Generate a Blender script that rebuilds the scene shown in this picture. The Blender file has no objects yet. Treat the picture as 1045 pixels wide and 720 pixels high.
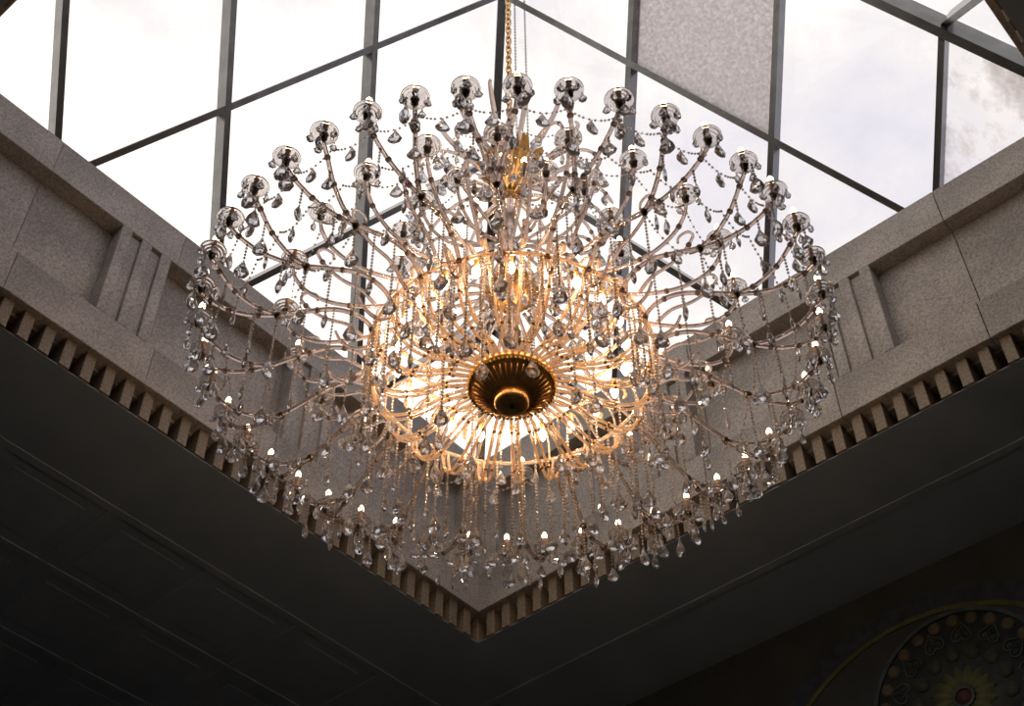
import bpy, math, random
from mathutils import Vector, Matrix
random.seed(7)
rnd = random.uniform
PI = math.pi
sc = bpy.context.scene
COL = sc.collection

# ------------------------------------------------------------------ camera
F_PX, PITCH, ROLL = 1371.1, math.radians(47.281), math.radians(-0.556)
CAM = Vector((-0.0295, -4.7402, 0.0))
cd = bpy.data.cameras.new('camera'); cam = bpy.data.objects.new('camera', cd); COL.objects.link(cam)
cd.sensor_width = 36.0; cd.lens = 36.0 * F_PX / 1045.0; cd.clip_start = 0.05; cd.clip_end = 200
fw = Vector((0, math.cos(PITCH), math.sin(PITCH))); up = Vector((0, -math.sin(PITCH), math.cos(PITCH))); rt = Vector((1, 0, 0))
r2 = rt * math.cos(ROLL) + up * math.sin(ROLL); u2 = -rt * math.sin(ROLL) + up * math.cos(ROLL)
cam.matrix_world = Matrix(((r2.x, u2.x, -fw.x, CAM.x), (r2.y, u2.y, -fw.y, CAM.y), (r2.z, u2.z, -fw.z, CAM.z), (0, 0, 0, 1)))
sc.camera = cam

# ------------------------------------------------------------------ sky, exposure
SKY_STRENGTH = 1.0
INNER_BULB, OUTER_BULB = 170.0, 9.0
w = bpy.data.worlds.new('overcast_sky'); sc.world = w; w.use_nodes = True
nt = w.node_tree; nt.nodes.clear()
def N(tree, typ, **kw):
    n = tree.nodes.new(typ)
    for k, v in kw.items():
        if k.startswith('i_'): n.inputs[int(k[2:])].default_value = v
        else: setattr(n, k, v)
    return n
tc = N(nt, 'ShaderNodeTexCoord'); mp = N(nt, 'ShaderNodeMapping')
mp.inputs['Location'].default_value = (3.1, 0.4, 1.7); mp.inputs['Scale'].default_value = (1.0, 1.0, 1.6)
ns = N(nt, 'ShaderNodeTexNoise'); ns.inputs['Scale'].default_value = 4.2; ns.inputs['Detail'].default_value = 7; ns.inputs['Roughness'].default_value = 0.55
rmp = N(nt, 'ShaderNodeValToRGB')
rmp.color_ramp.elements[0].position = 0.34; rmp.color_ramp.elements[0].color = (0.74, 0.72, 0.89, 1)
rmp.color_ramp.elements[1].position = 0.56; rmp.color_ramp.elements[1].color = (1.0, .955, .955, 1)
e_ = rmp.color_ramp.elements.new(.74); e_.color = (1.45, 1.35, 1.25, 1)
bg = N(nt, 'ShaderNodeBackground'); bg.inputs['Strength'].default_value = SKY_STRENGTH
out = N(nt, 'ShaderNodeOutputWorld')
# the cloud is thicker and whiter on the left (the sun's side), broken and bluer to the right
sx = N(nt, 'ShaderNodeSeparateXYZ'); gr = N(nt, 'ShaderNodeMapRange'); gr.inputs[1].default_value = -.6; gr.inputs[2].default_value = .6; gr.inputs[3].default_value = .30; gr.inputs[4].default_value = -.06
ad = N(nt, 'ShaderNodeMath', operation='ADD')
nt.links.new(tc.outputs['Generated'], mp.inputs['Vector']); nt.links.new(mp.outputs['Vector'], ns.inputs['Vector'])
nt.links.new(tc.outputs['Generated'], sx.inputs[0]); nt.links.new(sx.outputs['X'], gr.inputs[0])
nt.links.new(ns.outputs['Fac'], ad.inputs[0]); nt.links.new(gr.outputs[0], ad.inputs[1])
nt.links.new(ad.outputs[0], rmp.inputs['Fac']); nt.links.new(rmp.outputs['Color'], bg.inputs['Color'])
nt.links.new(bg.outputs['Background'], out.inputs['Surface'])
vs = sc.view_settings
sc.display_settings.display_device = 'sRGB'
vs.view_transform = 'Standard'; vs.look = 'None'; vs.exposure = 0.0; vs.gamma = 1.0; vs.use_curve_mapping = False
cy = sc.cycles
cy.max_bounces = 14; cy.transmission_bounces = 12; cy.glossy_bounces = 4; cy.diffuse_bounces = 4; cy.transparent_max_bounces = 16
cy.caustics_reflective = False; cy.caustics_refractive = False; cy.sample_clamp_indirect = 4.0; cy.blur_glossy = 0.3
cy.use_denoising = True

# ------------------------------------------------------------------ materials
def new_mat(name):
    m = bpy.data.materials.new(name); m.use_nodes = True; m.node_tree.nodes.clear()
    return m, m.node_tree, N(m.node_tree, 'ShaderNodeOutputMaterial')
def principled(name, col, rough=0.6, metal=0.0, noise=None, bump=0.0):
    m, t, o = new_mat(name)
    b = N(t, 'ShaderNodeBsdfPrincipled'); b.inputs['Base Color'].default_value = (*col, 1); b.inputs['Roughness'].default_value = rough; b.inputs['Metallic'].default_value = metal
    t.links.new(b.outputs[0], o.inputs['Surface'])
    if noise:
        c = N(t, 'ShaderNodeTexCoord'); n = N(t, 'ShaderNodeTexNoise'); n.inputs['Scale'].default_value = noise[0]; n.inputs['Detail'].default_value = 5
        r = N(t, 'ShaderNodeValToRGB')
        r.color_ramp.elements[0].position = 0.35; r.color_ramp.elements[0].color = (*[v * noise[1] for v in col], 1)
        r.color_ramp.elements[1].position = 0.65; r.color_ramp.elements[1].color = (*[min(1, v * noise[2]) for v in col], 1)
        t.links.new(c.outputs['Object'], n.inputs['Vector']); t.links.new(n.outputs['Fac'], r.inputs['Fac']); t.links.new(r.outputs['Color'], b.inputs['Base Color'])
        if bump:
            bp = N(t, 'ShaderNodeBump'); bp.inputs['Strength'].default_value = bump; bp.inputs['Distance'].default_value = 0.01
            t.links.new(n.outputs['Fac'], bp.inputs['Height']); t.links.new(bp.outputs['Normal'], b.inputs['Normal'])
    return m
def stone_mat(name, col):
    m, t, o = new_mat(name)
    b = N(t, 'ShaderNodeBsdfPrincipled'); b.inputs['Roughness'].default_value = 0.6
    c = N(t, 'ShaderNodeTexCoord')
    n1 = N(t, 'ShaderNodeTexNoise'); n1.inputs['Scale'].default_value = 55; n1.inputs['Detail'].default_value = 4; n1.inputs['Roughness'].default_value = .7
    n2 = N(t, 'ShaderNodeTexNoise'); n2.inputs['Scale'].default_value = 1.7; n2.inputs['Detail'].default_value = 4
    r1 = N(t, 'ShaderNodeValToRGB'); e = r1.color_ramp.elements
    e[0].position = .34; e[0].color = (*[v * .55 for v in col], 1); e[1].position = .62; e[1].color = (*[v * 1.2 for v in col], 1)
    r2_ = N(t, 'ShaderNodeValToRGB'); e = r2_.color_ramp.elements
    e[0].position = .38; e[0].color = (.72, .71, .70, 1); e[1].position = .6; e[1].color = (1.08, 1.06, 1.04, 1)
    mx = N(t, 'ShaderNodeMix', data_type='RGBA', blend_type='MULTIPLY'); mx.inputs[0].default_value = 1.0
    L = t.links.new
    L(c.outputs['Object'], n1.inputs['Vector']); L(c.outputs['Object'], n2.inputs['Vector'])
    L(n1.outputs['Fac'], r1.inputs['Fac']); L(n2.outputs['Fac'], r2_.inputs['Fac'])
    L(r1.outputs['Color'], mx.inputs[6]); L(r2_.outputs['Color'], mx.inputs[7]); L(mx.outputs[2], b.inputs['Base Color'])
    bp = N(t, 'ShaderNodeBump'); bp.inputs['Strength'].default_value = .15; bp.inputs['Distance'].default_value = .004
    L(n1.outputs['Fac'], bp.inputs['Height']); L(bp.outputs['Normal'], b.inputs['Normal']); L(b.outputs[0], o.inputs['Surface'])
    return m
def crystal(name, tint, body, frac, rough=0.0, ior=1.5):
    """clear glass with a little scattering from its cut or moulded surface"""
    m, t, o = new_mat(name)
    g = N(t, 'ShaderNodeBsdfGlass'); g.inputs['Color'].default_value = (*tint, 1); g.inputs['Roughness'].default_value = rough; g.inputs['IOR'].default_value = ior
    d = N(t, 'ShaderNodeBsdfDiffuse'); d.inputs['Color'].default_value = (*body, 1)
    tr = N(t, 'ShaderNodeBsdfTranslucent'); tr.inputs['Color'].default_value = (*body, 1)
    m1 = N(t, 'ShaderNodeMixShader'); m1.inputs[0].default_value = .4
    m2 = N(t, 'ShaderNodeMixShader'); m2.inputs[0].default_value = frac
    L = t.links.new
    L(d.outputs[0], m1.inputs[1]); L(tr.outputs[0], m1.inputs[2]); L(g.outputs[0], m2.inputs[1]); L(m1.outputs[0], m2.inputs[2]); L(m2.outputs[0], o.inputs['Surface'])
    return m
def pane_mat(name, dirt_lo, dirt_hi, scale, col, stretch=(1, 1, 1), lo=.45, hi=.7):
    m, t, o = new_mat(name)
    tp = N(t, 'ShaderNodeBsdfTransparent'); tp.inputs['Color'].default_value = (.985, .985, .985, 1)
    gl = N(t, 'ShaderNodeBsdfGlossy'); gl.inputs['Roughness'].default_value = .02; gl.inputs['Color'].default_value = (1, 1, 1, 1)
    tl = N(t, 'ShaderNodeBsdfTranslucent'); tl.inputs['Color'].default_value = (*col, 1)
    df = N(t, 'ShaderNodeBsdfDiffuse'); df.inputs['Color'].default_value = (*[v * .7 for v in col], 1)
    dm = N(t, 'ShaderNodeMixShader'); dm.inputs[0].default_value = .35
    c = N(t, 'ShaderNodeTexCoord'); mpp = N(t, 'ShaderNodeMapping'); mpp.inputs['Scale'].default_value = stretch
    n = N(t, 'ShaderNodeTexNoise'); n.inputs['Scale'].default_value = scale; n.inputs['Detail'].default_value = 8; n.inputs['Roughness'].default_value = .65
    mr = N(t, 'ShaderNodeMapRange'); mr.inputs[1].default_value = lo; mr.inputs[2].default_value = hi; mr.inputs[3].default_value = dirt_lo; mr.inputs[4].default_value = dirt_hi
    a = N(t, 'ShaderNodeMixShader'); b = N(t, 'ShaderNodeMixShader'); L = t.links.new
    L(c.outputs['Object'], mpp.inputs[0]); L(mpp.outputs[0], n.inputs['Vector']); L(n.outputs['Fac'], mr.inputs[0])
    a.inputs[0].default_value = .012; L(tp.outputs[0], a.inputs[1]); L(gl.outputs[0], a.inputs[2])
    L(tl.outputs[0], dm.inputs[1]); L(df.outputs[0], dm.inputs[2])
    L(mr.outputs[0], b.inputs[0]); L(a.outputs[0], b.inputs[1]); L(dm.outputs[0], b.inputs[2]); L(b.outputs[0], o.inputs['Surface'])
    return m
def emit(name, col, s):
    m, t, o = new_mat(name); e = N(t, 'ShaderNodeEmission'); e.inputs[0].default_value = (*col, 1); e.inputs[1].default_value = s
    t.links.new(e.outputs[0], o.inputs['Surface']); return m

M = {}
M['stone'] = stone_mat('granite', (.38, .345, .325))
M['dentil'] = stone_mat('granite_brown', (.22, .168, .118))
M['ceil'] = principled('dark_plaster', (.33, .395, .49), .8, 0, (3, .96, 1.04))
M['beam'] = principled('dark_wood', (.34, .40, .485), .8, 0, (6, .95, 1.05))
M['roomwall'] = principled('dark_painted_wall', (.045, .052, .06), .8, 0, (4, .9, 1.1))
M['floor'] = principled('stone_floor', (.27, .30, .34), .5, 0, (2.5, .85, 1.15))
M['steel'] = principled('grey_painted_steel', (.15, .148, .145), .25, 0.8, (7, .85, 1.15))
M['pane'] = pane_mat('clear_pane', 0.0, .05, 5, (.9, .86, .84), lo=.5, hi=.8)
M['pane_dirty'] = pane_mat('dusty_pane', .50, .92, 34, (.76, .70, .68), lo=.36, hi=.64)
M['pane_smudge'] = pane_mat('smudged_pane', .04, .6, 2.2, (.62, .52, .45), (1, 1, .45), lo=.45, hi=.66)
M['glass'] = crystal('arm_glass', (.90, .82, .79), (.74, .60, .53), .28)
M['collar'] = crystal('collar_glass', (.75, .68, .65), (.55, .46, .41), .35)
M['amber'] = crystal('amber_glass', (1.0, .87, .73), (.90, .66, .46), .30)
M['cut'] = crystal('cut_crystal', (.94, .95, .98), (.80, .72, .69), .24, ior=1.45)
M['bead'] = crystal('bead_crystal', (.95, .93, .93), (.86, .74, .66), .46)
M['bobeche'] = crystal('saucer_glass', (.97, .94, .93), (.82, .74, .70), .18, ior=1.4)
M['gold'] = principled('gilt_metal', (.72, .42, .15), .36, .75, (30, .8, 1.15))
M['goldleaf'] = principled('bright_gilt', (1.0, .60, .20), .4, .15, (40, .8, 1.1))
M['bronze'] = principled('dark_bronze', (.10, .075, .055), .4, .8, (40, .8, 1.2))
M['copper'] = principled('copper_metal', (.55, .22, .09), .35, .9, (40, .8, 1.2))
M['sleeve'] = principled('candle_sleeve', (.62, .38, .26), .5, 0, (40, .9, 1.1))
M['darkchain'] = principled('dark_chain_metal', (.06, .055, .05), .4, .8, (60, .8, 1.2))
M['bulb_in'] = emit('lit_bulb_inner', (1.0, .68, .40), INNER_BULB)
M['bulb_crown'] = emit('lit_bulb_crown', (1.0, .72, .44), 60.0)
M['bulb_out'] = emit('lit_bulb_outer', (1.0, .76, .50), OUTER_BULB)

# ------------------------------------------------------------------ mesh helpers
class MB:
    def __init__(s): s.v = []; s.f = []; s.sm = []
    def add(s, vs, fs, smooth=False):
        o = len(s.v); s.v += [tuple(p) for p in vs]; s.f += [tuple(i + o for i in f) for f in fs]; s.sm += [smooth] * len(fs); return s
    def box(s, x0, x1, y0, y1, z0, z1):
        v = [(x0, y0, z0), (x1, y0, z0), (x1, y1, z0), (x0, y1, z0), (x0, y0, z1), (x1, y0, z1), (x1, y1, z1), (x0, y1, z1)]
        return s.add(v, [(0, 3, 2, 1), (4, 5, 6, 7), (0, 1, 5, 4), (1, 2, 6, 5), (2, 3, 7, 6), (3, 0, 4, 7)])
    def tube(s, pts, rad, n=8, closed=False, smooth=True):
        pts = [Vector(p) for p in pts]; k = len(pts)
        rads = rad if isinstance(rad, (list, tuple)) else [rad] * k
        tan = []
        for i in range(k):
            if closed: t = pts[(i + 1) % k] - pts[i - 1]
            else: t = pts[min(i + 1, k - 1)] - pts[max(i - 1, 0)]
            tan.append(t.normalized())
        ref = Vector((0, 0, 1)) if abs(tan[0].z) < .9 else Vector((1, 0, 0))
        nrm = (ref - tan[0] * ref.dot(tan[0])).normalized(); vs_ = []
        for i in range(k):
            nrm = (nrm - tan[i] * nrm.dot(tan[i])).normalized(); b = tan[i].cross(nrm)
            for j in range(n):
                a = 2 * PI * j / n; vs_.append(pts[i] + (nrm * math.cos(a) + b * math.sin(a)) * rads[i])
        fs = []
        for i in range(k if closed else k - 1):
            i2 = (i + 1) % k
            for j in range(n): fs.append((i * n + j, i * n + (j + 1) % n, i2 * n + (j + 1) % n, i2 * n + j))
        if not closed:
            fs.append(tuple(range(n - 1, -1, -1))); fs.append(tuple((k - 1) * n + j for j in range(n)))
        return s.add(vs_, fs, smooth)
    def lathe(s, prof, n=12, c=(0, 0, 0), smooth=True, flat=1.0, mat=None, closed=False):
        """prof: (r, z) list; r 0 at an end closes it; the outline runs so that faces look outward when z rises along it"""
        vs_ = []; idx = []
        for r, z in prof:
            if r < 1e-6: idx.append([len(vs_)]); vs_.append(Vector((0, 0, z)))
            else:
                idx.append(list(range(len(vs_), len(vs_) + n)))
                vs_ += [Vector((r * math.cos(2 * PI * j / n), flat * r * math.sin(2 * PI * j / n), z)) for j in range(n)]
        fs = []
        pairs = list(zip(idx, idx[1:])) + ([(idx[-1], idx[0])] if closed else [])
        for a, b in pairs:
            for j in range(n):
                j2 = (j + 1) % n
                if len(a) == 1 and len(b) == 1: continue
                if len(a) == 1: fs.append((a[0], b[j2], b[j]))
                elif len(b) == 1: fs.append((a[j], a[j2], b[0]))
                else: fs.append((a[j], a[j2], b[j2], b[j]))
        if mat is not None: vs_ = [mat @ p for p in vs_]
        return s.add([p + Vector(c) for p in vs_], fs, smooth)
    def ico(s, c, r):
        t = (1 + 5 ** .5) / 2; q = r / math.sqrt(1 + t * t)
        v = [(-1, t, 0), (1, t, 0), (-1, -t, 0), (1, -t, 0), (0, -1, t), (0, 1, t), (0, -1, -t), (0, 1, -t), (t, 0, -1), (t, 0, 1), (-t, 0, -1), (-t, 0, 1)]
        f = [(0, 11, 5), (0, 5, 1), (0, 1, 7), (0, 7, 10), (0, 10, 11), (1, 5, 9), (5, 11, 4), (11, 10, 2), (10, 7, 6), (7, 1, 8), (3, 9, 4), (3, 4, 2), (3, 2, 6), (3, 6, 8), (3, 8, 9), (4, 9, 5), (2, 4, 11), (6, 2, 10), (8, 6, 7), (9, 8, 1)]
        return s.add([(c[0] + q * a, c[1] + q * b, c[2] + q * d) for a, b, d in v], f)
    def mesh(s, name, mat):
        me = bpy.data.meshes.new(name); me.from_pydata(s.v, [], s.f); me.polygons.foreach_set('use_smooth', s.sm)
        me.materials.append(mat); me.update(); return me
def put(name, me, parent=None, loc=(0, 0, 0), rz=0.0):
    o = bpy.data.objects.new(name, me); COL.objects.link(o); o.location = loc
    if rz: o.rotation_euler = (0, 0, rz)
    if parent is not None: o.parent = parent
    return o
def empty(name, loc=(0, 0, 0), rz=0.0, parent=None):
    o = bpy.data.objects.new(name, None); COL.objects.link(o); o.location = loc; o.rotation_euler = (0, 0, rz); o.empty_display_size = .1
    if parent is not None: o.parent = parent
    return o
def structure(o, label, cat): o['kind'] = 'structure'; o['label'] = label; o['category'] = cat; return o
def spline(pts, k=6):
    P = [Vector(p) for p in pts]; out_ = []
    for i in range(len(P) - 1):
        p0 = P[max(i - 1, 0)]; p1 = P[i]; p2 = P[i + 1]; p3 = P[min(i + 2, len(P) - 1)]
        for j in range(k):
            t = j / k
            out_.append(.5 * ((2 * p1) + (p2 - p0) * t + (2 * p0 - 5 * p1 + 4 * p2 - p3) * t * t + (3 * p1 - p0 - 3 * p2 + p3) * t ** 3))
    out_.append(P[-1]); return out_

# ------------------------------------------------------------------ the light well (room frame: x = s along the left wall, y = t along the right wall, from the far corner)
YAW = 0.0801; WD = 3.8529; ZT = 7.904; ZB0 = 6.330; ZCEIL = 6.10
fa = PI / 2 + YAW
FC = Vector((WD * math.cos(fa), WD * math.sin(fa), 0)); LC = Vector((WD * math.cos(fa + PI / 2), WD * math.sin(fa + PI / 2), 0))
dl = (LC - FC).normalized(); RZ = math.atan2(dl.y, dl.x); S = (LC - FC).length      # 5.449
HS = S / 2
# wall prototype frame: x along the wall from -HS to HS, y = 0 the inner face, +y outward
REC = 0.13
tc_ = 3.545 - HS                                             # triglyph centres, +-0.82 m from the middle
slab_m = {}
def slab(x0, x1, y0, y1, z0, z1, mat='stone', ch=.004):
    """stone piece with softened front arrises, its origin at its own centre"""
    key = (round(x1 - x0, 4), round(y1 - y0, 4), round(z1 - z0, 4), mat)
    if key not in slab_m:
        hx, hy, hz = (x1 - x0) / 2, (y1 - y0) / 2, (z1 - z0) / 2; b = MB()
        fr = [(-hx + ch, -hy, -hz + ch), (hx - ch, -hy, -hz + ch), (hx - ch, -hy, hz - ch), (-hx + ch, -hy, hz - ch)]
        mid = [(-hx, -hy + ch, -hz), (hx, -hy + ch, -hz), (hx, -hy + ch, hz), (-hx, -hy + ch, hz)]
        bk = [(-hx, hy, -hz), (hx, hy, -hz), (hx, hy, hz), (-hx, hy, hz)]
        f = [(0, 1, 2, 3), (11, 10, 9, 8)]
        for i in range(4):
            j = (i + 1) % 4; f += [(4 + i, 4 + j, j, i), (8 + i, 8 + j, 4 + j, 4 + i)]
        b.add(fr + mid + bk, f); slab_m[key] = b.mesh('stone_slab', M[mat])
    return slab_m[key], ((x0 + x1) / 2, (y0 + y1) / 2, (z0 + z1) / 2)
def build_wall(name, k, label):
    a = RZ + k * PI / 2
    root = empty(name, (0, 0, ZB0), a); structure(root, label, 'wall')
    # local frame: rotate so that x runs along the wall; the inner face lies at y = HS (left wall: outward = -dr)
    def piece(nm, x0, x1, y0, y1, z0, z1, mat='stone'):
        me, c = slab(x0, x1, y0, y1, z0, z1, mat)
        return put(nm, me, root, (-c[0], -(HS + c[1]), c[2] - ZB0), PI)
    g = .0025 if name == 'wall_right' else .0006
    joints = [-HS - .05, -1.64, -.55, .55, 1.64, HS + .05]
    for x0, x1 in zip(joints, joints[1:]):
        piece('stone_slab', x0 + g, x1 - g, 0, REC + .02, 7.558, ZT)
        piece('stone_slab', x0 + g, x1 - g, 0, REC + .02, ZB0, 6.676)
        piece('back_panel', x0 + g - (.3 if x0 < -HS else 0), x1 - g + (.3 if x1 > HS else 0), REC, .34, ZB0 - .02, ZT - .02)
    for c in (-tc_, tc_):
        for q in (-.1715, 0.0, .1715):
            piece('pilaster_strip', c + q - .042, c + q + .042, 0, REC, 6.676, 7.558)
        for q in (-.0858, .0858):
            piece('groove_panel', c + q - .0438, c + q + .0438, .028, REC, 6.676, 7.545)
    for c in (-HS + .06, HS - .06): piece('corner_strip', c - .11, c + .11, 0, REC, 6.676, 7.558)
    nd = 35; p = S / nd
    for i in range(nd):
        x = -HS + (i + .5) * p
        piece('dentil', x - .0385, x + .0385, .045, .27, 6.10, 6.329, 'dentil')
    piece('dentil', -HS - .15, -HS - .05, .05, .15, 6.10, 6.329, 'dentil')
    piece('dentil_backing', -HS - .26, HS + .26, .265, .34, 6.10, 6.329, 'dentil')
    piece('dentil_fillet', -HS - .12, HS + .12, .12, .268, 6.102, 6.125, 'dentil')
    return root
build_wall('wall_left', 0, 'granite light well wall left of the chandelier with recessed panels and dentils')
build_wall('wall_right', 3, 'granite light well wall right of the chandelier with recessed panels and dentils')
build_wall('wall_near_left', 1, 'granite light well wall above the camera at the upper left corner')
build_wall('wall_near_right', 2, 'granite light well wall above the camera at the upper right corner')

# ------------------------------------------------------------------ glass pyramid skylight with a diamond grid
BD, ZBASE, ZAPEX = 4.2409, 7.8631, 12.0431
sky = empty('window_1', (0, 0, ZBASE)); structure(sky, 'glass pyramid skylight with grey steel bars in a diamond grid', 'skylight')
CN = [Vector((BD * math.cos(fa + k * PI / 2), BD * math.sin(fa + k * PI / 2), 0)) for k in range(4)]   # far, left, near, right
AP = Vector((0, 0, ZAPEX - ZBASE))
def bar(nm, P, Q, n, wd, dp, lift=0.0):
    d = (Q - P).normalized(); sd = d.cross(n).normalized() * wd / 2; b = MB(); o = (P + Q) / 2
    vs_ = []
    for E in (P, Q):
        for s_, h in ((-1, lift), (1, lift), (1, lift + dp), (-1, lift + dp)): vs_.append(E + sd * s_ + n * h - o)
    b.add(vs_, [(0, 1, 2, 3), (7, 6, 5, 4), (0, 4, 5, 1), (1, 5, 6, 2), (2, 6, 7, 3), (3, 7, 4, 0)])
    return put(nm, b.mesh(nm, M['steel']), sky, o)
face_n = []
for k in range(4):
    A0, B0 = CN[k], CN[(k + 1) % 4]
    n = (B0 - A0).cross(AP - A0).normalized()
    if n.z < 0: n = -n
    face_n.append(n)
    P = lambda a, b: A0 + (B0 - A0) * a + (AP - A0) * b
    for j in (1, 2, 3):
        bar('glazing_bar', P(j / 4, -.03), P(j / 4, 1 - j / 4), n, .052, .15)                 # parallel to the hip at A0
        bar('glazing_bar', P(j / 4 + .03, -.03), P(0, j / 4), n, .050, .13, .002)            # parallel to the hip at B0
    bar('base_rail', P(-.0, -.015), P(1.0, -.015), n, .06, .10)
    for j in range(4):
        for m in range(j, 4):
            q = [(j, m), (j, m + 1), (j + 1, m + 1), (j + 1, m)]       # corners in (a, a + b) steps
            if m == j: q = [(j, m), (j, m + 1), (j + 1, m + 1)]
            pts = [P(a / 4, (c - a) / 4) for a, c in q]
            o = sum(pts, Vector()) / len(pts); b = MB(); kk = len(pts)
            pts = [o + (p_ - o) * .985 for p_ in pts]
            vs_ = [p_ + n * .115 - o for p_ in pts] + [p_ + n * .127 - o for p_ in pts]
            fs = [tuple(range(kk)), tuple(range(2 * kk - 1, kk - 1, -1))] + [(i, kk + i, kk + (i + 1) % kk, (i + 1) % kk) for i in range(kk)]
            b.add(vs_, fs)
            mat = 'pane'
            po = put('pane', b.mesh('pane', M[mat]), sky, o)
for k in range(4):
    n = (face_n[k] + face_n[k - 1]).normalized()
    bar('hip_rafter', CN[k] - AP * .03, AP, n, .075, .20, -.012)
# world positions of the dusty panes decide which pane gets them (right face, second bar bay above the cross bar; triangle by the right hip)
def face_pt(a, b): return CN[0] + (CN[3] - CN[0]) * a + (AP - CN[0]) * b
for ctr, mt in ((face_pt(1.5 / 4, 2.0 / 4), 'pane_dirty'), (face_pt(3.33 / 4, .33 / 4), 'pane_smudge')):
    best = min((o for o in sky.children if o.name.startswith('pane')), key=lambda o: (Vector(o.location) - ctr).length)
    best.data.materials[0] = M[mt]

# ------------------------------------------------------------------ the dark room around the well
SX0, SX1, TY0, TY1 = -1.5, 11.5, -6.0, 11.5
def room_obj(nm, b, mat, par=None):
    me = b.mesh(nm, M[mat]); o = put(nm, me, par)
    if par is None: o.location = FC; o.rotation_euler = (0, 0, RZ)
    return o
FLOOR = -1.62
h0, h1 = -.345, S + .345
b = MB()
xs = [SX0, h0, h1, SX1]; ys = [TY0, h0, h1, TY1]
for i in range(3):
    for j in range(3):
        if (i, j) != (1, 1): b.box(xs[i], xs[i + 1], ys[j], ys[j + 1], ZCEIL - .006, ZCEIL + .35)
for x0_, x1_, y0_, y1_ in ((h0, h1, h0, -.06), (h0, h1, S + .06, h1), (h0, -.06, -.06, S + .06), (S + .06, h1, -.06, S + .06)): b.box(x0_, x1_, y0_, y1_, ZCEIL - .006, ZCEIL - .002)
ceiling = room_obj('ceiling', b, 'ceil'); structure(ceiling, 'dark coffered ceiling around the light well', 'ceiling')
b = MB().box(SX0, SX1, TY0, TY1, FLOOR - .2, FLOOR); structure(room_obj('floor', b, 'floor'), 'stone floor of the dark hall', 'floor')
for nm, bx_, lb in (('wall_far_right', (SX0 - .3, SX0, TY0, TY1), 'dark painted hall wall behind the right side of the light well'),
                    ('wall_far_left', (SX0, SX1, TY0 - .3, TY0), 'dark hall wall behind the left side of the light well'),
                    ('wall_back_left', (SX1, SX1 + .3, TY0, TY1), 'dark hall wall behind the camera on the left'),
                    ('wall_back_right', (SX0, SX1, TY1, TY1 + .3), 'dark hall wall behind the camera on the right')):
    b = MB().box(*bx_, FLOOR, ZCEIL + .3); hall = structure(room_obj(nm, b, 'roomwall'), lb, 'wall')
    if nm == 'wall_far_right': medal_wall = hall
BW = .035
def beam(x0, x1, y0, y1, dp=.013):
    b = MB(); b.box(x0, x1, y0, y1, ZCEIL - dp, ZCEIL); room_obj('coffer_beam', b, 'beam', ceiling)
tl = [-.9, -1.76, -2.65, -3.53, -4.41, -5.29]
for t in tl: beam(SX0, SX1, t - BW, t + BW)
for s_ in [-.6, .11, .99, 1.87, 2.75, 3.63, 4.51, 5.39, 6.27]: beam(s_ - BW, s_ + BW, TY0, tl[0] - BW, .011)
beam(-.75 - BW, -.75 + BW, tl[0] + BW, TY1)
pm = MB(); pm.lathe([(0, 0), (.40, 0), (.41, .003), (0, .003)], 4, smooth=False); pm = pm.mesh('coffer_panel', M['beam'])
sg = [.11, .99, 1.87, 2.75, 3.63, 4.51, 5.39]
for i in range(len(sg) - 1):
    for j in range(len(tl) - 1):
        c_ = put('coffer_panel', pm, ceiling, ((sg[i] + sg[i + 1]) / 2, (tl[j] + tl[j + 1]) / 2, ZCEIL - .009), PI / 4)

# ------------------------------------------------------------------ painted medallion on the far right wall
ch_ = empty('painted_medallion', parent=medal_wall); ch_['label'] = 'round painted medallion with petals, hearts and gold discs'
mray = Vector((.308, .800, .514)).normalized()
dr = Vector((-dl.y, dl.x, 0))
tt = (FC + dl * SX0 - CAM).dot(dl) / mray.dot(dl); MC = CAM + mray * tt - FC
ch_.matrix_local = Matrix(((0, 0, 1, SX0), (1, 0, 0, MC.dot(dr)), (0, 1, 0, MC.z), (0, 0, 0, 1)))      # x along the wall, y up, z out of the wall
PM = {'ringm': (.055, .085, .10), 'discm': (.11, .09, .055), 'heartm': (.085, .12, .125), 'petalm': (.10, .11, .045), 'redm': (.10, .03, .03), 'fieldm': (.035, .042, .046), 'bluem': (.035, .048, .075), 'greenm': (.05, .056, .045)}
for k_, c_ in PM.items(): M[k_] = principled('paint_' + k_[:-1], c_, .7, 0, (12, .75, 1.2))
RM = .665
def ring_mesh(nm, ra, rb, h, mat, n=48, a0=0, a1=2 * PI):
    b = MB(); full = abs(a1 - a0 - 2 * PI) < 1e-6; k = n if full else n + 1; v = []
    for i in range(k):
        a = a0 + (a1 - a0) * i / n; c, s_ = math.cos(a), math.sin(a)
        v += [(ra * c, ra * s_, 0), (rb * c, rb * s_, 0), (rb * c, rb * s_, h), (ra * c, ra * s_, h)]
    f = []
    for i in range(n):
        i2 = (i + 1) % k
        for q in range(4): f.append((i * 4 + q, i2 * 4 + q, i2 * 4 + (q + 1) % 4, i * 4 + (q + 1) % 4))
    if not full: f += [(0, 1, 2, 3), (n * 4 + 3, n * 4 + 2, n * 4 + 1, n * 4)]
    return b.add(v, f).mesh(nm, M[mat])
put('field', MB().lathe([(0, -.002), (RM, -.002), (RM, .004), (0, .004)], 48).mesh('field', M['fieldm']), ch_)
put('outer_ring', ring_mesh('outer_ring', RM - .03, RM, .02, 'ringm'), ch_)
KA = .75; KC = (-KA * math.cos(1.25), -KA * math.sin(1.25), -.001)
put('arch_band', ring_mesh('arch_band', RM + KA + .004, RM + KA + .04, .012, 'petalm', 48, .35, PI - .35), ch_, KC)
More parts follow.
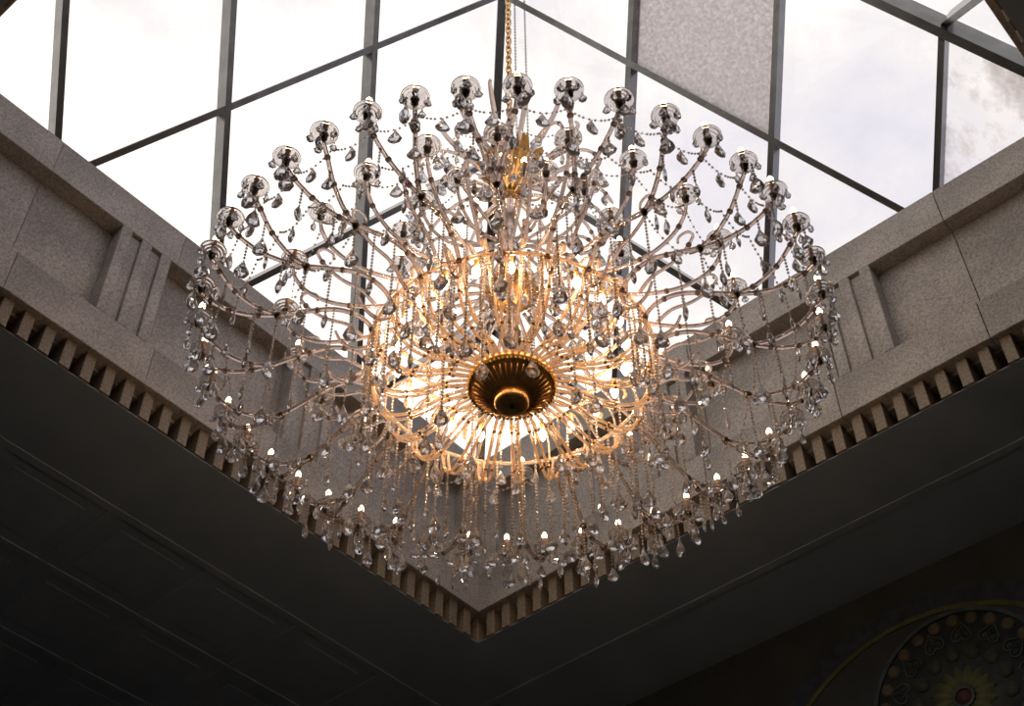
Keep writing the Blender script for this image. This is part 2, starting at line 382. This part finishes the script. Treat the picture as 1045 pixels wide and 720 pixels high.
put('arch_band', ring_mesh('arch_band', RM + KA + .04, RM + KA + .19, .008, 'bluem', 48, .35, PI - .35), ch_, KC)
dm_ = MB().lathe([(.048, 0), (.048, .012), (.03, .02), (0, .022)], 12).mesh('disc', M['discm'])
for i in range(26): put('disc', dm_, ch_, ((RM - .085) * math.cos(2 * PI * i / 26), (RM - .085) * math.sin(2 * PI * i / 26), .004))
gm_ = MB().lathe([(.055, 0), (.055, .008), (0, .01)], 12).mesh('inner_disc', M['greenm'])
for i in range(14): put('inner_disc', gm_, ch_, (.33 * math.cos(2 * PI * (i + .5) / 14), .33 * math.sin(2 * PI * (i + .5) / 14), .004))
hp = []
for i in range(25):
    a = 2 * PI * i / 24; hp.append((.0052 * (13 * math.cos(a) - 5 * math.cos(2 * a) - 2 * math.cos(3 * a) - math.cos(4 * a)), .0046 * 16 * math.sin(a) ** 3, .008))
hb = MB().tube(hp[:-1], .0055, 5, closed=True)
for sg_ in (-1, 1):
    hb.tube([(.02 + .018 * math.cos(q * .6) * (1 - q * .06), sg_ * (.028 + .018 * math.sin(q * .6) * (1 - q * .06)), .008) for q in range(11)], .0045, 4)
    hb.tube([(-.06, 0, .008), (-.02, sg_ * .012, .008), (.01, sg_ * .004, .008)], .0045, 4)
hm_ = hb.mesh('palmette', M['heartm'])
for i in range(14):
    a = 2 * PI * i / 14; put('palmette', hm_, ch_, (.475 * math.cos(a), .475 * math.sin(a), .004), a + PI)
pb = MB(); n_ = 8; v = []
for i in range(n_ + 1):
    t = i / n_; wd = .036 * math.sin(PI * min(1, .12 + t * .88)) ** .6; x = .085 + .15 * t
    v += [(x, -wd, .002), (x, 0, .016), (x, wd, .002)]
pb.add(v, [q for i in range(n_) for q in ((i * 3, i * 3 + 3, i * 3 + 4, i * 3 + 1), (i * 3 + 1, i * 3 + 4, i * 3 + 5, i * 3 + 2), (i * 3, i * 3 + 2, i * 3 + 5, i * 3 + 3))])
pt_ = pb.mesh('petal', M['petalm'])
for i in range(16): put('petal', pt_, ch_, (0, 0, .004), 2 * PI * i / 16)
put('centre_ring', ring_mesh('centre_ring', .06, .08, .022, 'ringm', 24), ch_)
put('centre_boss', MB().lathe([(.06, 0), (.055, .015), (0, .025)], 16).mesh('centre_boss', M['redm']), ch_)

# ------------------------------------------------------------------ chandelier
CX, ZC = -0.033, 4.73
chan = empty('crystal_chandelier', (CX, 0, ZC))
chan['label'] = 'huge tiered crystal chandelier with candle arms, bead strands and glowing gold centre'; chan['category'] = 'chandelier'
NP = 22; STEP = 2 * PI / NP; A0_ = math.radians(-92.7)
def rz_(pts): return [(r, 0, z - ZC) for r, z in pts]

# shared small meshes (origin at their own base or hook)
bo_ = []; bi_ = []
for i in range(17):
    t = i / 16; r = .012 + .053 * t; z = -.008 + .034 * t ** 1.7; w_ = .0017 * (1 if i % 4 in (1, 2) else -1)
    bo_.append((r, z + w_)); bi_.append((r, z + .0042 + w_ * .8))
bob_prof = bo_ + [(.0672, .028)] + bi_[::-1]
me_bob = MB().lathe(bob_prof, 20, closed=True).mesh('bobeche', M['bobeche'])
me_sock = MB().lathe([(0, -.040), (.008, -.038), (.010, -.028), (.018, -.020), (.014, -.008), (.019, .000), (.021, .012), (.017, .014), (0, .014)], 10).mesh('socket', M['bronze'])
me_sleeve = MB().lathe([(0, .012), (.0125, .012), (.0125, .090), (.0145, .092), (.0145, .099), (0, .100)], 10).mesh('candle_sleeve', M['sleeve'])
bulb_prof = [(0, .099), (.010, .100), (.0160, .112), (.0165, .121), (.0130, .134), (.0060, .146), (0, .152)]
me_bulb = MB().lathe(bulb_prof, 10).mesh('bulb', M['bulb_out'])
def drop_mesh(nm, prof, n, flat, mat='cut'):
    b = MB().lathe(list(reversed(prof)), n, smooth=False, flat=flat)
    b.ico((0, 0, .004), .005)
    return b.mesh(nm, M[mat])
kite = [(0, 0), (.006, -.003), (.017, -.024), (.034, -.060), (.031, -.074), (.014, -.090), (0, -.093)]
pear = [(0, 0), (.006, -.003), (.012, -.022), (.028, -.055), (.034, -.075), (.027, -.092), (.012, -.102), (0, -.105)]
almond = [(0, 0), (.005, -.003), (.014, -.028), (.018, -.056), (.013, -.082), (.005, -.100), (0, -.104)]
me_kite = drop_mesh('kite_pendant', kite, 8, .5)
me_pear = drop_mesh('pear_pendant', [(r * 1.12, z * 1.1) for r, z in pear], 7, .7)
me_alm = drop_mesh('almond_pendant', almond, 6, .6)
me_small = drop_mesh('small_drop', [(r * .62, z * .55) for r, z in pear], 6, .75)

def collar_mesh(path, t, r=.0155, h=.011, mat='collar'):
    i = max(1, min(len(path) - 2, int(t * (len(path) - 1)))); p = Vector(path[i]); d = (Vector(path[i + 1]) - Vector(path[i - 1])).normalized()
    b = MB(); b.tube([p - d * h, p - d * h * .4, p + d * h * .4, p + d * h], [r * .78, r, r, r * .78], 8)
    return b.mesh('collar', M[mat]), p
def candle_set(par, r, z, drops):
    L = (r, 0, z - ZC)
    put('bobeche', me_bob, par, L, rnd(0, 1)); put('socket', me_sock, par, L); put('candle_sleeve', me_sleeve, par, L); put('bulb', me_bulb, par, L)
    for i in range(drops):
        a = 2 * PI * (i + .3 + rnd(-.08, .08)) / drops
        put('small_drop', me_small, par, (r + .059 * math.cos(a), .059 * math.sin(a), z - ZC + .006), rnd(0, PI))

# --- outer ring: 22 main arms, each forking into two candle arms
RJ, ZJ, RO, ZO = 1.22, 4.93, 1.60, 5.10
fork = {}
for sgn in (-1, 1):
    ja = -sgn * STEP / 4                        # the joint's angle seen from the candle's own radius
    pts = []
    for r, z, f in ((RJ, ZJ, 1), (1.33, 4.912, .72), (1.45, 4.94, .38), (1.545, 5.01, .10), (RO, ZO - .035, 0)):
        pts.append((r * math.cos(ja * f), r * math.sin(ja * f), z - ZC))
    path = spline(pts, 6)
    fork[sgn] = (MB().tube(path, [.0112] * (len(path) - 3) + [.0105, .010, .009], 8).mesh('candle_arm', M['glass']), [collar_mesh(path, t) for t in (.24, .5, .76)])
me_joint = MB().lathe([(0, -.030), (.010, -.026), (.016, -.010), (.020, 0), (.016, .010), (.008, .022), (0, .026)], 10).mesh('fork_joint', M['bronze'])
main_path = spline(rz_([(.93, 4.93), (.895, 4.868), (.83, 4.842), (.765, 4.88), (.742, 4.96), (.765, 5.045), (.84, 5.09), (.95, 5.085), (1.09, 5.01), (RJ, ZJ)]), 5)
k_ = len(main_path)
me_main = MB().tube(main_path, [.0065 + .0055 * min(1, i / 14) for i in range(k_)], 8).mesh('main_arm', M['glass'])
main_col = [collar_mesh(main_path, t) for t in (.52, .7, .86)]
OUT_A = []
for p in range(NP):
    a = A0_ + p * STEP
    ma = put('main_arm', me_main, chan, rz=a)
    for me, _ in main_col: put('collar', me, ma)
    put('fork_joint', me_joint, ma, (RJ, 0, ZJ - ZC))
    for sgn in (-1, 1):
        ca = a + sgn * STEP / 4; OUT_A.append(ca)
        arm = put('candle_arm', fork[sgn][0], chan, rz=ca)
        for me, _ in fork[sgn][1]: put('collar', me, arm)
        candle_set(arm, RO, ZO, 5)

# --- middle tier and upper tier of candle arms
mid_path = spline(rz_([(1.19, 5.315), (1.165, 5.23), (1.09, 5.155), (.95, 5.13), (.75, 5.19), (.5, 5.34), (.27, 5.49), (.12, 5.56)]), 5)
me_mid = MB().tube(mid_path, [.0088] * 4 + [.0105] * (len(mid_path) - 4), 8).mesh('middle_arm', M['glass']); mid_col = [collar_mesh(mid_path, t, .0145) for t in (.25, .5, .75)]
for p in range(NP):
    a = A0_ + p * STEP
    arm = put('middle_arm', me_mid, chan, rz=a)
    for me, _ in mid_col: put('collar', me, arm)
    candle_set(arm, 1.19, 5.35, 3)
UP = 16
up_path = spline(rz_([(.62, 5.865), (.60, 5.78), (.52, 5.71), (.40, 5.72), (.25, 5.83), (.10, 5.98)]), 5)
me_up = MB().tube(up_path, .0095, 8).mesh('upper_arm', M['glass']); up_col = [collar_mesh(up_path, t, .0135) for t in (.35, .7)]
for p in range(UP):
    arm = put('upper_arm', me_up, chan, rz=A0_ + math.radians(-1.5) + p * 2 * PI / UP)
    for me, _ in up_col: put('glass_collar', me, arm)
    candle_set(arm, .62, 5.90, 0)
b = MB()
for p in range(UP):
    for q in range(3):
        a = A0_ + p * 2 * PI / UP; c = a + q * 2.1
        b.lathe([(r * .62, z * .55) for r, z in reversed(pear)], 6, (.62 * math.cos(a) + .059 * math.cos(c), .62 * math.sin(a) + .059 * math.sin(c), 5.905 - ZC), smooth=False, flat=.75)
o = put('small_drops', b.mesh('small_drops', M['cut']), chan); o['kind'] = 'stuff'

# --- basket of paired amber tubes between the gilt bowl and the ring, with the downward bulbs
R1, Z1 = .74, 5.035
for dy in (-.017, .017):
    bp = [(r, dy, z - ZC) for r, z in ((.205, 4.895), (.33, 4.872), (.47, 4.80), (.60, 4.785), (.695, 4.865), (.738, Z1))]
    path = spline(bp, 5)
    me_b = MB().tube(path, .0085, 8).mesh('basket_arm', M['amber']); bc = [collar_mesh(path, t, .0115, .006, 'gold') for t in (.2, .5, .8)]
    for p in range(NP):
        arm = put('basket_arm', me_b, chan, rz=A0_ + p * STEP)
        for me, _ in bc: put('gilt_band', me, arm)
put('ring_tube', MB().tube([(R1 * math.cos(2 * PI * i / 88), R1 * math.sin(2 * PI * i / 88), Z1 - ZC) for i in range(88)], .0105, 8, closed=True).mesh('ring_tube', M['amber']), chan)
br = spline(rz_([(R1, Z1), (.735, 5.13), (.69, 5.195), (.63, 5.205), (.60, 5.185)]), 5)
me_br = MB().tube(br, .0065, 7).mesh('lamp_bracket', M['glass'])
me_hs = MB().lathe([(0, 0), (.0125, 0), (.0125, .05), (.016, .055), (.012, .062), (0, .064)], 10).mesh('lamp_socket', M['gold'])
me_hb = MB().lathe(list(reversed([(0, .0), (.011, -.002), (.0195, -.022), (.020, -.036), (.015, -.056), (.007, -.072), (0, -.078)])), 12).mesh('lamp_bulb', M['bulb_in'])
for p in range(NP):
    a = A0_ + (p + .18) * STEP
    arm = put('lamp_bracket', me_br, chan, rz=a)
    put('lamp_socket', me_hs, arm, (.60, 0, 5.128 - ZC)); put('lamp_bulb', me_hb, arm, (.60, 0, 5.128 - ZC))
# a second round of short glass arms curling out over the bowl, between the lamp brackets
ip = spline(rz_([(.03, 5.02), (.14, 4.975), (.30, 4.99), (.46, 5.07), (.58, 5.19), (.66, 5.24), (.71, 5.20), (.70, 5.15)]), 5)
me_ip = MB().tube(ip, .0105, 8).mesh('inner_arm', M['amber']); ipc = [collar_mesh(ip, t, .0145) for t in (.3, .55, .8)]
for p in range(NP):
    o = put('inner_arm', me_ip, chan, rz=A0_ + (p + .5) * STEP)
    for me, _ in ipc: put('glass_collar', me, o)
# scrolls standing on the main arms
scp = spline(rz_([(.78, 5.075), (.86, 5.14), (.96, 5.155), (1.05, 5.20), (1.11, 5.275), (1.085, 5.33), (1.035, 5.325), (1.025, 5.285)]), 5)
me_sc = MB().tube(scp, [.0105 - .004 * i / len(scp) for i in range(len(scp))], 7).mesh('scroll', M['glass'])
me_pg = collar_mesh(scp, .5, .0145)[0]
for p in range(NP):
    o = put('scroll', me_sc, chan, rz=A0_ + (p + .5) * STEP); put('glass_collar', me_pg, o)

# --- central stem: gilt bowl, glass column, dishes, crown
bowl = [(0, 4.752), (.018, 4.752), (.020, 4.742), (.050, 4.738), (.080, 4.746), (.088, 4.762), (.086, 4.790), (.094, 4.806), (.106, 4.800), (.150, 4.818), (.192, 4.850), (.210, 4.868), (.224, 4.874), (.230, 4.890), (.226, 4.906), (.20, 4.915), (.06, 4.925), (0, 4.925)]
bw = put('bowl', MB().lathe([(r, z - ZC) for r, z in bowl], 40).mesh('bowl', M['gold']), chan)
b = MB()
for i in range(64): b.ico((.219 * math.cos(2 * PI * i / 64), .219 * math.sin(2 * PI * i / 64), 4.866 - ZC), .008)
o = put('beaded_rim', b.mesh('beaded_rim', M['goldleaf']), bw)
b = MB()
for i in range(40):
    a = 2 * PI * i / 40; c, s_ = math.cos(a), math.sin(a)
    b.tube([(.112 * c, .112 * s_, 4.800 - ZC), (.150 * c, .150 * s_, 4.816 - ZC), (.196 * c, .196 * s_, 4.852 - ZC)], [.0015, .0028, .004], 5)
put('fluting', b.mesh('fluting', M['gold']), bw)
put('finial_screw', MB().lathe([(0, 4.729 - ZC), (.010, 4.731 - ZC), (.012, 4.742 - ZC), (0, 4.743 - ZC)], 10).mesh('finial_screw', M['bronze']), bw)
col = [(0, 4.92), (.045, 4.93), (.03, 4.96), (.024, 5.05), (.028, 5.2), (.038, 5.32), (.03, 5.40), (.022, 5.46), (.035, 5.50), (.02, 5.53), (0, 5.53)]
put('glass_column', MB().lathe([(r, z - ZC) for r, z in col], 14).mesh('glass_column', M['glass']), chan)
b = MB(); nf = 56; prof = [(.016, 5.535), (.05, 5.548), (.10, 5.572), (.140, 5.605), (.155, 5.63)]
v = []; f = []
for i in range(nf):
    a = 2 * PI * i / nf; w_ = (.006 if i % 2 else -.006)
    for r, z in prof: v.append((r * math.cos(a), r * math.sin(a), z + w_ * min(1, r / .1) - ZC))
    for r, z in reversed(prof): v.append((r * math.cos(a), r * math.sin(a), z + .012 + w_ * min(1, r / .1) - ZC))
q = 2 * len(prof)
for i in range(nf):
    i2 = (i + 1) % nf
    for j in range(q): f.append((i * q + j, i * q + (j + 1) % q, i2 * q + (j + 1) % q, i2 * q + j))
put('fluted_dish', b.add(v, f).mesh('fluted_dish', M['gold']), chan)
put('hub', MB().lathe([(r, z - ZC) for r, z in [(0, 5.54), (.05, 5.56), (.075, 5.60), (.06, 5.66), (.03, 5.70), (.03, 5.76), (.038, 5.77), (.038, 5.84), (.028, 5.86), (0, 5.86)]], 16).mesh('hub', M['copper']), chan)
put('glass_column', MB().lathe([(r, z - ZC) for r, z in [(0, 5.86), (.026, 5.87), (.03, 5.95), (.045, 6.0), (.028, 6.05), (.024, 6.2), (.034, 6.34), (.05, 6.42), (.03, 6.48), (0, 6.5)]], 14).mesh('glass_column', M['glass']), chan)
crown = put('crown_cup', MB().lathe([(r, z - ZC) for r, z in [(0, 6.49), (.04, 6.5), (.07, 6.56), (.05, 6.64), (.03, 6.72), (.045, 6.78), (.03, 6.85), (.02, 7.05), (.03, 7.10), (0, 7.12)]], 16).mesh('crown_cup', M['goldleaf']), chan)
b = MB(); v = []; f = []; nl = 8
for i in range(nl + 1):
    t = i / nl; r = .05 + .17 * t ** 1.1; z = 6.54 + .34 * t ** .8 - ZC - .06 * max(0, t - .7) ** 1 ; wd = .055 * math.sin(PI * (.15 + .8 * t)) + .004
    for y, dz in ((-wd, .018), (0, 0), (wd, .018)): v.append((r + dz * .4, y, z + dz))
    for y, dz in ((wd, .018), (0, 0), (-wd, .018)): v.append((r + dz * .4 - .004, y, z + dz + .004))
for i in range(nl):
    for j in range(6): f.append((i * 6 + j, i * 6 + (j + 1) % 6, i * 6 + 6 + (j + 1) % 6, i * 6 + 6 + j))
f += [(5, 4, 3, 2, 1, 0), tuple(nl * 6 + j for j in range(6))]
me_leaf = b.add(v, f).mesh('gilt_leaf', M['goldleaf'])
cap = spline(rz_([(.04, 6.50), (.10, 6.42), (.17, 6.38), (.215, 6.41), (.225, 6.45)]), 4)
me_ca = MB().tube(cap, .008, 7).mesh('crown_arm', M['amber']); me_cb = MB().lathe(bulb_prof, 10).mesh('crown_bulb', M['bulb_crown'])
for i in range(8):
    o = put('crown_arm', me_ca, chan, rz=2 * PI * (i + .5) / 8 - PI / 2); L_ = (.225, 0, 6.455 - ZC)
    put('socket', me_sock, o, L_); put('candle_sleeve', me_sleeve, o, L_); put('bulb', me_cb, o, L_)
for i in range(9): put('gilt_leaf', me_leaf, crown, rz=2 * PI * i / 9 + .3)
hp = spline(rz_([(.045, 6.60), (.14, 6.74), (.27, 6.84), (.38, 6.96), (.44, 7.08), (.43, 7.13)]), 6)
me_horn = MB().tube(hp, [.013 + .006 * math.sin(PI * i / (len(hp) - 1)) - .004 * i / len(hp) for i in range(len(hp))], 7).mesh('glass_horn', M['glass'])
hp2 = spline(rz_([(.045, 6.52), (.18, 6.64), (.36, 6.69), (.52, 6.60), (.60, 6.45), (.575, 6.38)]), 6)
me_horn2 = MB().tube(hp2, .011, 7).mesh('drooping_arm', M['glass']); h2c = [collar_mesh(hp2, t, .0145) for t in (.35, .7)]
hp3 = spline(rz_([(.04, 6.02), (.2, 6.12), (.40, 6.25), (.50, 6.22), (.535, 6.14)]), 6)
me_horn3 = MB().tube(hp3, .010, 7).mesh('drooping_arm', M['glass']); h3c = [collar_mesh(hp3, t, .0135) for t in (.35, .7)]
for i in range(12):
    put('glass_horn', me_horn, chan, rz=2 * PI * (i + .5) / 12 - PI / 2)
    d = put('drooping_arm', me_horn2, chan, rz=2 * PI * i / 12 - PI / 2)
    for me, _ in h2c: put('glass_collar', me, d)
    put('pear_pendant', me_pear, d, (.575, 0, 6.372 - ZC)); put('almond_pendant', me_alm, d, (.36, 0, 6.672 - ZC))
    d = put('drooping_arm', me_horn3, chan, rz=2 * PI * (i + .5) / 12 - PI / 2)
    for me, _ in h3c: put('glass_collar', me, d)
    put('pear_pendant', me_pear, d, (.535, 0, 6.13 - ZC))

# --- swags of beads between neighbouring candles
def swag_mesh(r, z, ang, sag, br_=.0066, sp=.019):
    n = 24; pts = []
    for i in range(n + 1):
        t = i / n * 2 - 1; a = ang * t; rr = r * math.cos(ang) / math.cos(a)
        pts.append(Vector((rr * math.cos(a), rr * math.sin(a), z - ZC - sag * (1 - t * t))))
    b = MB(); b.tube(pts, .0008, 3); acc = 0; b.ico(pts[0], br_)
    for i in range(n):
        seg = (pts[i + 1] - pts[i]).length; acc += seg
        if acc >= sp: b.ico(pts[i + 1], br_); acc = 0
    return b.mesh('bead_swag', M['bead']), pts[n // 2]
def swags(count, a0, me, mid, pend, dz=-.012):
    for i in range(count):
        o = put('bead_swag', me, chan, rz=a0 + i * 2 * PI / count)
        put(pend.name, pend, o, (mid.x, mid.y, mid.z + dz), PI / 2 + rnd(-.5, .5))
s1 = swag_mesh(1.535, 5.075, STEP / 4, .05); swags(44, A0_, *s1, me_kite)
s2 = swag_mesh(1.43, 4.925, STEP / 4, .055); swags(44, A0_, *s2, me_alm)
s3 = swag_mesh(1.17, 5.31, STEP / 2, .11); swags(22, A0_ + STEP / 2, *s3, me_kite)
s4 = swag_mesh(.61, 5.86, PI / 16, .08); swags(16, A0_ + PI / 16, *s4, me_kite)
s5 = swag_mesh(.585, 6.42, PI / 12, .10); swags(12, PI / 12 - PI / 2, *s5, me_kite)
s6 = swag_mesh(1.22, 4.92, STEP / 2, .13); swags(22, A0_ + STEP / 2, *s6, me_kite)

# --- hanging strands of beads with pendants
st = {}
def strand(r, a, z, ln, pend, big=False, nm='bead_strand'):
    ln = round(ln / .028) * .028; key = (round(ln, 3), big)
    if key not in st:
        b = MB(); sp = .0235; b.tube([(0, 0, 0), (0, 0, -ln)], .0007, 3)
        for i in range(int(ln / sp) + 1): b.ico((0, 0, -i * sp), .0082 if big else .0074)
        st[key] = b.mesh('bead_strand', M['bead'])
    o = put(nm, st[key], chan, (r * math.cos(a), r * math.sin(a), z - ZC), rnd(0, PI))
    put(pend.name, pend, o, (0, 0, -ln - .008))
for p in range(44):                                             # from the candle arms
    a = OUT_A[p]; sgn = -1 if p % 2 == 0 else 1
    strand(1.33, a - sgn * STEP / 4 * .72, 4.90, rnd(.10, .26), me_alm)
    if p % 4 in (0, 3): strand(1.575, a, 5.055, rnd(.02, .12), me_pear, nm='drop_chain')
    strand(1.63, a + rnd(-.02, .02), 5.09, rnd(.02, .08), random.choice([me_pear, me_kite]), nm='drop_chain')
    strand(1.50, a - sgn * STEP / 4 * .22, 4.96, rnd(.03, .14), random.choice([me_alm, me_kite, me_pear]))
for p in range(NP):
    a = A0_ + p * STEP
    strand(RJ, a, 4.90, rnd(.14, .30), me_pear)
    strand(1.09, a, 5.0, rnd(.22, .36), me_alm)
    strand(.95, a + rnd(-.01, .01), 5.075, rnd(.36, .52), me_pear)
    strand(.83, a, 4.83, rnd(.10, .22), me_pear)
    for q in range(3):                                          # bead curtain of the ring
        strand(R1, a + (q + .5 + rnd(-.3, .3)) * STEP / 3, Z1 - .012, rnd(.34, .58), (me_pear, me_alm, me_small)[(p * 3 + q * 2) % 3], True)
    strand(.66, a + .5 * STEP, 5.19, rnd(.2, .4), random.choice([me_kite, me_pear]))
    if p % 2: strand(.42, a, 5.38, rnd(.6, .95), me_pear, True)
for p in range(UP):
    a = A0_ + math.radians(-1.5) + p * 2 * PI / UP
    strand(.50, a, 5.695, rnd(.15, .4), me_pear); strand(.36, a + .1, 5.72, rnd(.2, .5), me_kite)

# ------------------------------------------------------------------ chains
hc = empty('hanging_chain', (CX, 0, 7.12)); hc['label'] = 'gold link chain holding the chandelier from the skylight apex'; hc['category'] = 'chain'
def link_mesh(nm, w_, l_, r, mat, n=12, k=6):
    pts = []
    for i in range(n):
        a = 2 * PI * i / n; c, s_ = math.cos(a), math.sin(a); pts.append((w_ / 2 * c, 0, (l_ / 2 - w_ / 2) * (1 if s_ > 0 else -1) * (1 if abs(s_) > .01 else 0) + w_ / 2 * s_))
    return MB().tube(pts, r, k, closed=True).mesh(nm, M[mat])
lm = link_mesh('chain_link', .036, .082, .0065, 'gold')
nl_ = int((ZAPEX - 7.12 - .03) / .066)
for i in range(nl_): put('chain_link', lm, hc, (0, 0, .03 + i * .066), (PI / 2 if i % 2 else 0) + .5)
for off, lb in ((.047, 'thin dark chain hanging close beside the gold chain'), (.118, 'thin dark chain hanging farther right of the gold chain')):
    b = MB(); zlo = 6.9 if off < .1 else 6.75
    n = int((ZAPEX - zlo - off * 1.1 - .05) / .021)
    for i in range(n):
        h = .0135; wv = .0055; z = i * .021
        pl = [(-wv, 0), (-wv, h), (0, h + .004), (wv, h), (wv, 0), (0, -.004)]
        pts = [((x, 0, z + y) if i % 2 else (0, x, z + y)) for x, y in pl]
        b.tube(pts, .0021, 4, closed=True)
    o = put('thin_chain', b.mesh('thin_chain', M['darkchain']), None, (CX + off, .02, zlo)); o['label'] = lb; o['category'] = 'chain'; o['group'] = 'thin chains beside the gold chain'
